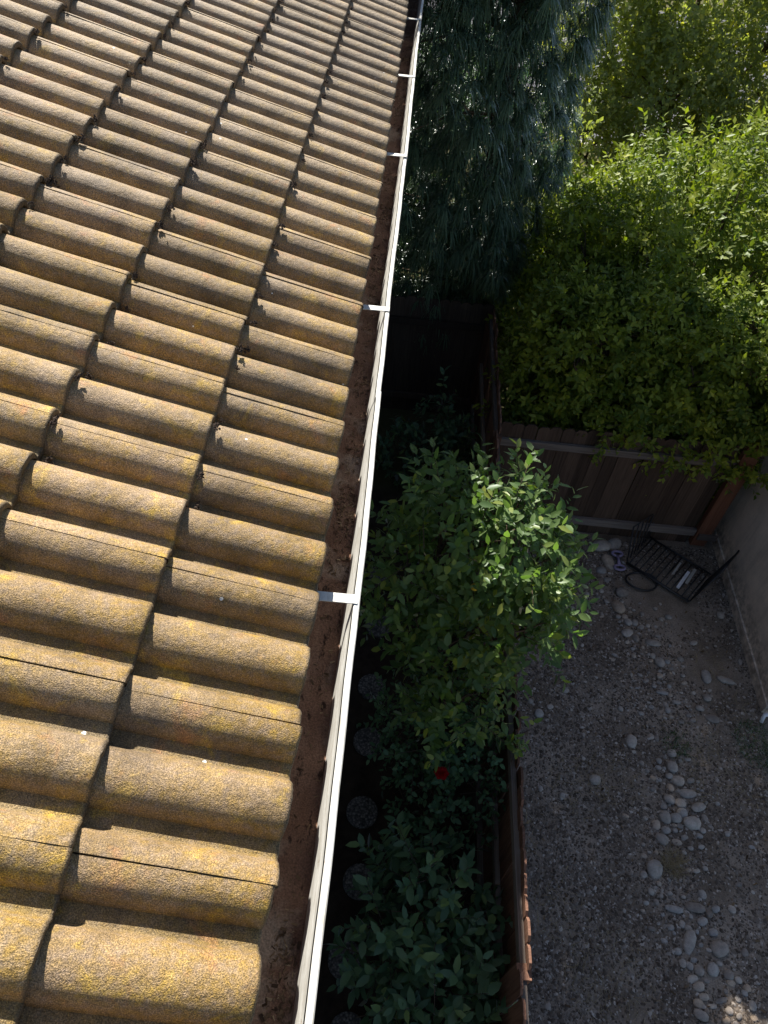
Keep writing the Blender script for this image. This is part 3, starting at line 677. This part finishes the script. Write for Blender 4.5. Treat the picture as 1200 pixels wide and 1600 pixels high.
ST = [(3.33,4.25,.078,.052),(3.36,4.0,.051,.061),(3.84,3.88,.053,.071),(4.05,3.86,.088,.046),(3.16,3.76,.04,.025),(2.9,3.05,.06,.059),(2.47,2.61,.055,.045),(2.27,3.55,.039,.037),(3.29,2.97,.041,.049),(3.27,2.82,.055,.05),(3.29,2.68,.062,.046),(3.37,2.57,.078,.051),(3.21,2.61,.034,.034),(3.8,3.39,.079,.039),(3.79,3.62,.047,.044),(3.05,3.37,.033,.023),(3.79,4.3,.039,.034),(3.08,4.49,.042,.043),(3.16,4.49,.037,.043),(2.62,4.69,.029,.025),(3.32,3.83,.035,.036),(3.32,3.64,.061,.03),(3.45,3.54,.039,.027),(3.57,4.62,.037,.041),(3.05,4.56,.033,.038),(3.14,4.29,.036,.039),(3.23,4.45,.029,.031),(1.9,3.39,.03,.028),(2.1,3.35,.033,.031),(1.98,3.25,.047,.044),(3.43,2.7,.04,.026),(3.22,2.73,.034,.035),(3.14,2.87,.029,.028),(3.11,3.12,.033,.032),(3.16,3.11,.026,.037),(3.33,3.5,.022,.043),(3.69,3.49,.043,.029),(4.27,4.11,.023,.037),(2.46,4.61,.026,.028),(2.44,4.35,.023,.03),(3.1,2.31,.052,.056),(3.2,2.32,.05,.052),(3.0,2.24,.039,.055),(3.09,2.2,.039,.038),(3.35,2.28,.081,.056),(3.03,2.11,.059,.043),(2.93,1.85,.068,.083),(3.28,2.37,.046,.043),(3.18,2.5,.051,.053),(3.28,2.47,.053,.04),(3.45,2.44,.077,.04),(3.11,2.42,.033,.033),(3.18,2.1,.043,.031),(3.4,2.08,.028,.023),(3.67,2.22,.024,.028),(3.23,1.56,.081,.052),(3.04,1.53,.075,.037),(3.34,1.51,.03,.031),(3.27,1.45,.045,.037),(3.11,1.27,.049,.092),(3.37,1.25,.071,.07),(3.34,1.37,.04,.036),(3.0,1.2,.035,.031),(3.03,1.12,.029,.042),(3.09,1.1,.035,.025),(3.16,1.07,.044,.045),(3.1,1.01,.044,.033),(3.13,.95,.047,.034),(3.16,.89,.04,.032),(3.11,.83,.043,.033),(3.11,.76,.056,.046),(3.22,.83,.034,.022),(3.35,.8,.03,.029),(3.31,.74,.033,.028),(3.55,.85,.032,.037),(3.3,.87,.056,.02),(3.28,1.08,.048,.051),(3.59,1.24,.029,.037),(3.56,1.57,.037,.028),(3.41,1.56,.036,.032),(3.67,1.78,.029,.02),(3.32,1.67,.037,.034),(2.89,1.57,.022,.026),(3.65,2.5,.022,.02),(3.49,2.34,.024,.037),(2.73,2.3,.03,.023),(2.14,2.42,.026,.035),(1.94,2.48,.024,.028),(3.88,2.12,.028,.019),(3.51,.94,.029,.02),(3.54,.98,.029,.033),(3.4,1.06,.042,.042),(3.41,1.0,.038,.025),(2.97,5.32,.062,.107),(2.86,5.2,.056,.056),(2.92,5.07,.036,.038),(3.08,4.89,.077,.06),(3.0,4.67,.07,.09),(2.83,4.89,.027,.029),(3.05,4.35,.063,.055),(4.19,4.71,.044,.045)]
rr = random.Random(12); stones = [stone_mesh(i, 'river_stone') for i in range(8)]
def stone(x, y, rx, ry, label, group='river stones in the gravel yard', tintz=None):
    o = link('river_stone', rr.choice(stones)); h = min(rx, ry)*.62
    o.location = (x, y, h*rr.uniform(.05, .5)); o.scale = (rx*1.02, ry*1.02, h); o.rotation_euler = (rr.uniform(-.12, .12), rr.uniform(-.12, .12), rr.uniform(-.5, .5))
    return tag(o, label, 'stone', group)
special = {(2.9, 3.05): 'lone pale river stone in the middle of the dark gravel', (2.93, 1.85): 'large smooth blue grey stone beside the dry grass tuft', (3.37, 1.25): 'broad flat grey river stone half sunk near the picture foot',
           (3.84, 3.88): 'upright pale stone beside a long flat one near the wall', (4.05, 3.86): 'long flat stone lying near the stucco wall', (3.11, 1.27): 'long narrow dark stone lying askew in the near band', (2.97, 5.32): 'dark oval stone behind the lavender toy'}
for x, y, rx, ry in ST:
    lab = special.get((x, y))
    if lab: stone(x, y, rx, ry, lab)
    elif y < 3.15 and x > 2.85: stone(x, y, rx, ry, 'rounded grey river stone in the pale band through the near gravel', 'river stones of the near band')
    elif x < 2.8: stone(x, y, rx, ry, 'small stray grey stone out in the dark gravel', 'stray stones in the dark gravel')
    else: stone(x, y, rx, ry, 'rounded grey river stone in the far drift before the wire rack', 'river stones of the far drift')
stone(2.91, 5.58, .115, .10, 'large pale boulder at the foot of the back fence, left of two'); stone(3.09, 5.64, .087, .08, 'large pale boulder at the foot of the back fence, right of two')
cnt = 0; taken = [(a, b, max(c, d)) for a, b, c, d in ST]
while cnt < 165:
    if rr.random() < .6:
        y = rr.uniform(.6, 3.0); xc = 3.18+.12*math.sin(y*3)+.18*max(0, 1.6-y); x = rr.gauss(xc, .17)
    else:
        y = rr.uniform(3.3, 4.9); xc = 3.42-.33*(y-3.3); x = rr.gauss(xc+.05, .2)
    r_ = rr.uniform(.015, .032)
    if any((x-a)**2+(y-b)**2 < (r_+c)**2*.8 for a, b, c in taken): continue
    taken.append((x, y, r_)); cnt += 1
    if y < 3.15: stone(x, y, r_, r_*rr.uniform(.7, 1), 'small rounded pebble packed in the pale near band', 'pebbles of the near band')
    else: stone(x, y, r_, r_*rr.uniform(.7, 1), 'small rounded pebble in the far drift before the wire rack', 'pebbles of the far drift')

def grass(pts, n, h, w, lean, rng):
    """thin blades: pts (cx, cy, radius)"""
    V, F, A = [], [], []
    for cx, cy, r_ in pts:
        for _ in range(int(n*r_*r_*10)):
            a = rng.random()*6.3; q = r_*math.sqrt(rng.random()); x = cx+q*math.cos(a); y = cy+q*math.sin(a)
            b = rng.random()*6.3; ll = h*(.4+.9*rng.random()); lx = math.cos(b)*ll*lean; ly = math.sin(b)*ll*lean; hz = ll*(1-.55*lean)
            sx, sy = -math.sin(b)*w, math.cos(b)*w; i = len(V)
            V += [(x-sx, y-sy, 0), (x+sx, y+sy, 0), (x+lx*.5+sx*.8, y+ly*.5+sy*.8, hz*.75), (x+lx*.5-sx*.8, y+ly*.5-sy*.8, hz*.75), (x+lx, y+ly, hz*.8)]
            F += [(i, i+1, i+2), (i, i+2, i+3), (i+3, i+2, i+4)]; A += [rng.random()]*5
    return V, F, A
rg2 = np.random.default_rng(23)
V, F, A = grass([(2.67, 2.66, .28), (2.3, 2.52, .30), (1.85, 3.77, .40), (1.9, 4.3, .35), (2.43, .95, .40), (3.58, 2.78, .32), (3.5, 3.15, .3), (2.0, 1.45, .25), (3.88, 4.02, .2), (4.2, 2.7, .4), (1.7, 2.0, .2), (4.1, 3.45, .22)], 130, .10, .0016, 1.0, rg2)
tag(link('dry_grass', fast_mesh('dry_grass', V, F, M['dry'], False, A)), 'sparse dry grass and straw over the gravel', 'dry grass', kind='stuff')
V, F, A = grass([(4.22, 3.15, .26), (4.5, 2.95, .3), (3.35, 3.05, .14)], 700, .07, .003, .8, rg2)
tag(link('green_weeds', fast_mesh('green_weeds', V, F, M['green'], False, A)), 'low green weeds by the corner of the stucco wall', 'weeds', kind='stuff')
V, F, A = grass([(3.10, 1.90, .10)], 2600, .14, .0018, .9, rg2)
tag(link('dry_grass_tuft', fast_mesh('dry_grass_tuft', V, F, M['dry'], False, A)), 'reddish dry grass tuft beside the large blue grey stone', 'grass tuft')

# ------------------------------------------------------------ wire rack and the things around it
rk = tag(empty('wire_rack', (3.65, 5.3, 0)), 'black wire rack with slanted grille ends lying by the back fence corner', 'rack')
A0 = Vector((3.17, 5.33, .05)); B0 = Vector((3.83, 4.83, .05)); bk = Vector((.36, .44, 0))
def bar(name, pts, r_, closed=False): return MB().tube(pts, r_, 7, closed).build(name, M['wire'], rk, True)
bar('front_rail', [A0, B0], .018); bar('back_rail', [A0+bk, B0+bk], .013)
al = (B0-A0)
for i in range(12):
    p = A0+al*((i+.5)/12); bar('base_wire', [p, p+bk], .0075)
# left grille, leaning outwards
LT = Vector((-.02, .20, .40))
for i in range(7):
    p = A0+bk*((i+.3)/7.); bar('side_wire', [p, p+LT+Vector((.02*i, 0, 0))], .0085)
bar('side_rail', [A0+bk*.04+LT, A0+bk*.95+LT+Vector((.13, 0, 0))], .008)
bar('side_rail', [A0+bk*.95+LT+Vector((.13, 0, 0)), A0+bk*.95+LT+Vector((.36, .06, -.02))], .006)
# right grille, leaning outwards to the wall
RT = Vector((.22, .12, .42))
for i in range(8):
    p = B0+bk*((i+.2)/8.*.8); bar('side_wire', [p, p+RT], .009)
bar('side_rail', [B0+RT, B0+bk*.85+RT], .011)
mb = MB(); hc = Vector((3.32, 5.08, .03)); hp = [hc+Vector((.185*math.cos(a), .13*math.sin(a), .012*math.sin(a*2))) for a in [i*2*math.pi/36 for i in range(36)]]
tag(mb.tube(hp, .013, 8, True).build('hoop', M['wire'], None, True), 'black oval hoop lying on the ground before the wire rack', 'hoop')
# lavender tug toy: two loops joined by a bar
toy = tag(empty('tug_toy', (3.08, 5.35, .03)), 'lavender plastic tug toy with two loop handles on the stones', 'toy')
for cy in (5.455, 5.245):
    MB().tube([(3.08+.062*math.cos(a), cy+.036*math.sin(a), .045) for a in [i*2*math.pi/20 for i in range(20)]], .016, 8, True).build('loop_handle', M['lavender'], toy, True)
MB().tube([(3.078, 5.42, .045), (3.08, 5.35, .048), (3.082, 5.28, .045)], [.024, .017, .024], 8).build('bar', M['lavender'], toy, True)
def slat(a, b, w, h, mat, label):
    a, b = Vector(a), Vector(b); d_ = (b-a); s_ = Vector((-d_.y, d_.x, 0)).normalized()
    tag(MB().obox((a+b)/2, d_/2, s_*w, Vector((0, 0, h))).build('slat', M[mat]), label, 'slat', 'loose slats on the wire rack')
slat((3.72, 5.00, .075), (3.90, 5.25, .085), .018, .006, 'white', 'bright white slat lying across the wire rack')
slat((3.84, 5.08, .072), (3.99, 5.30, .08), .017, .006, 'cream', 'dull cream slat beside the white one on the wire rack')
slat((3.70, 5.20, .072), (3.83, 5.38, .078), .012, .005, 'cream', 'narrow dull slat behind the white one on the wire rack')

# ------------------------------------------------------------ dry moss caught at the tile noses
rm = random.Random(31)
def moss_mesh(seed):
    rgm = random.Random(seed); V, F = [], []
    for _ in range(26):
        c = Vector((rgm.gauss(0, .35), rgm.gauss(0, .5), abs(rgm.gauss(0, .35)))); s_ = rgm.uniform(.18, .42); b = len(V)
        for p in ((1, 0, 0), (-1, 0, 0), (0, 1, 0), (0, -1, 0), (0, 0, 1), (0, 0, -1)): V.append(c+Vector(p)*s_*rgm.uniform(.5, 1.3))
        F += [tuple(b+i for i in f) for f in ((0, 2, 4), (2, 1, 4), (1, 3, 4), (3, 0, 4), (2, 0, 5), (1, 2, 5), (3, 1, 5), (0, 3, 5))]
    me = bpy.data.meshes.new('moss_clump'); me.from_pydata(V, [], F); me.update(); me.materials.append(M['moss']); return me
mm = [moss_mesh(i) for i in range(5)]
spots = [(1, 7.3), (1, 5.4), (1, 5.8), (1, 8.7), (1, 9.6), (1, 12), (2, 7.35), (2, 8.4), (2, 9.5), (2, 5.4), (2, 12.1), (2, 12.8), (1, 16.1), (2, 10.2), (1, 17.7), (3, 11.2), (3, 12.2), (3, 14.1), (3, 13.2), (2, 15), (2, 18.3), (1, 22.2), (1, 24), (2, 21), (2, 27), (3, 17), (3, 19.2), (3, 21.4), (4, 15.3), (4, 18), (4, 20.1), (3, 24), (1, 28.2)]
for _ in range(75):
    k_ = rm.choice((1, 1, 2, 2, 3, 3, 4)); spots.append((k_, rm.choice(range(6, 34))+rm.uniform(-.15, .42)))
for k_, j_ in spots:
    x, z = roofpt(k_*E, 0); h = barrel(j_)
    o = link('moss_clump', rm.choice(mm)); o.location = (x+.008, j_*P, z+h-.012)
    q = rm.uniform(.006, .016); o.scale = (q, q*rm.uniform(.8, 1.5), q); o.rotation_euler = (rm.uniform(-.3, .3), TH, rm.uniform(-.6, .6))
    tag(o, 'small dark moss clump at the nose of the %s tile course above the eave' % ('', 'second', 'third', 'fourth', 'fifth')[k_], 'moss clump', 'moss clumps on the tile roof')

# ------------------------------------------------------------ grit and needles lying in the gutter, litter on the yard
def litter(name, xy, zf, size, mat, label, cat, seed, parent=None):
    rg = np.random.default_rng(seed); n = len(xy); T = np.array([(-1, -.3, 0), (1, -.25, .1), (.9, .3, .25), (-.9, .28, .2)], float)
    an = rg.random(n)*6.3; sc = size*(.35+1.1*rg.random(n)**2); asp = .4+1.2*rg.random(n)
    X = T[None, :, 0]*sc[:, None]; Y = T[None, :, 1]*(sc*asp)[:, None]; Z = (T[None, :, 2]+rg.normal(size=(n, 4))*.25)*sc[:, None]
    V = np.stack([X*np.cos(an)[:, None]-Y*np.sin(an)[:, None]+xy[:, :1], X*np.sin(an)[:, None]+Y*np.cos(an)[:, None]+xy[:, 1:2], np.abs(Z)+zf(xy)[:, None]], -1)
    F = (np.array([(0, 1, 2), (0, 2, 3)])[None]+(np.arange(n)*4)[:, None, None]).reshape(-1, 3)
    o = link(name, fast_mesh(name, V.reshape(-1, 3), F, mat, False, np.repeat(rg.random(n), 4)), parent)
    if parent is None: tag(o, label, cat)
    o['kind'] = 'stuff'; return o
rl = np.random.default_rng(5)
cl = rl.uniform(-.5, 6.5, 60); yy = np.concatenate([rl.uniform(-1, 8, 1300), (cl[:, None]+rl.normal(size=(60, 40))*.05).ravel()])
xx = rl.uniform(-.01, .05, len(yy)); litter('grit', np.stack([xx, yy], 1), lambda q: np.full(len(q), EZ-.2515), .0055, M['litter'], '', '', 6, gut)
xy = np.stack([rl.uniform(1.4, 4.3, 900), rl.uniform(.3, 5.6, 900)], 1)
litter('leaf_litter', xy, lambda q: np.full(len(q), .008), .016, M['litter'], 'dry brown leaf litter scattered over the gravel yard', 'leaf litter', 9)
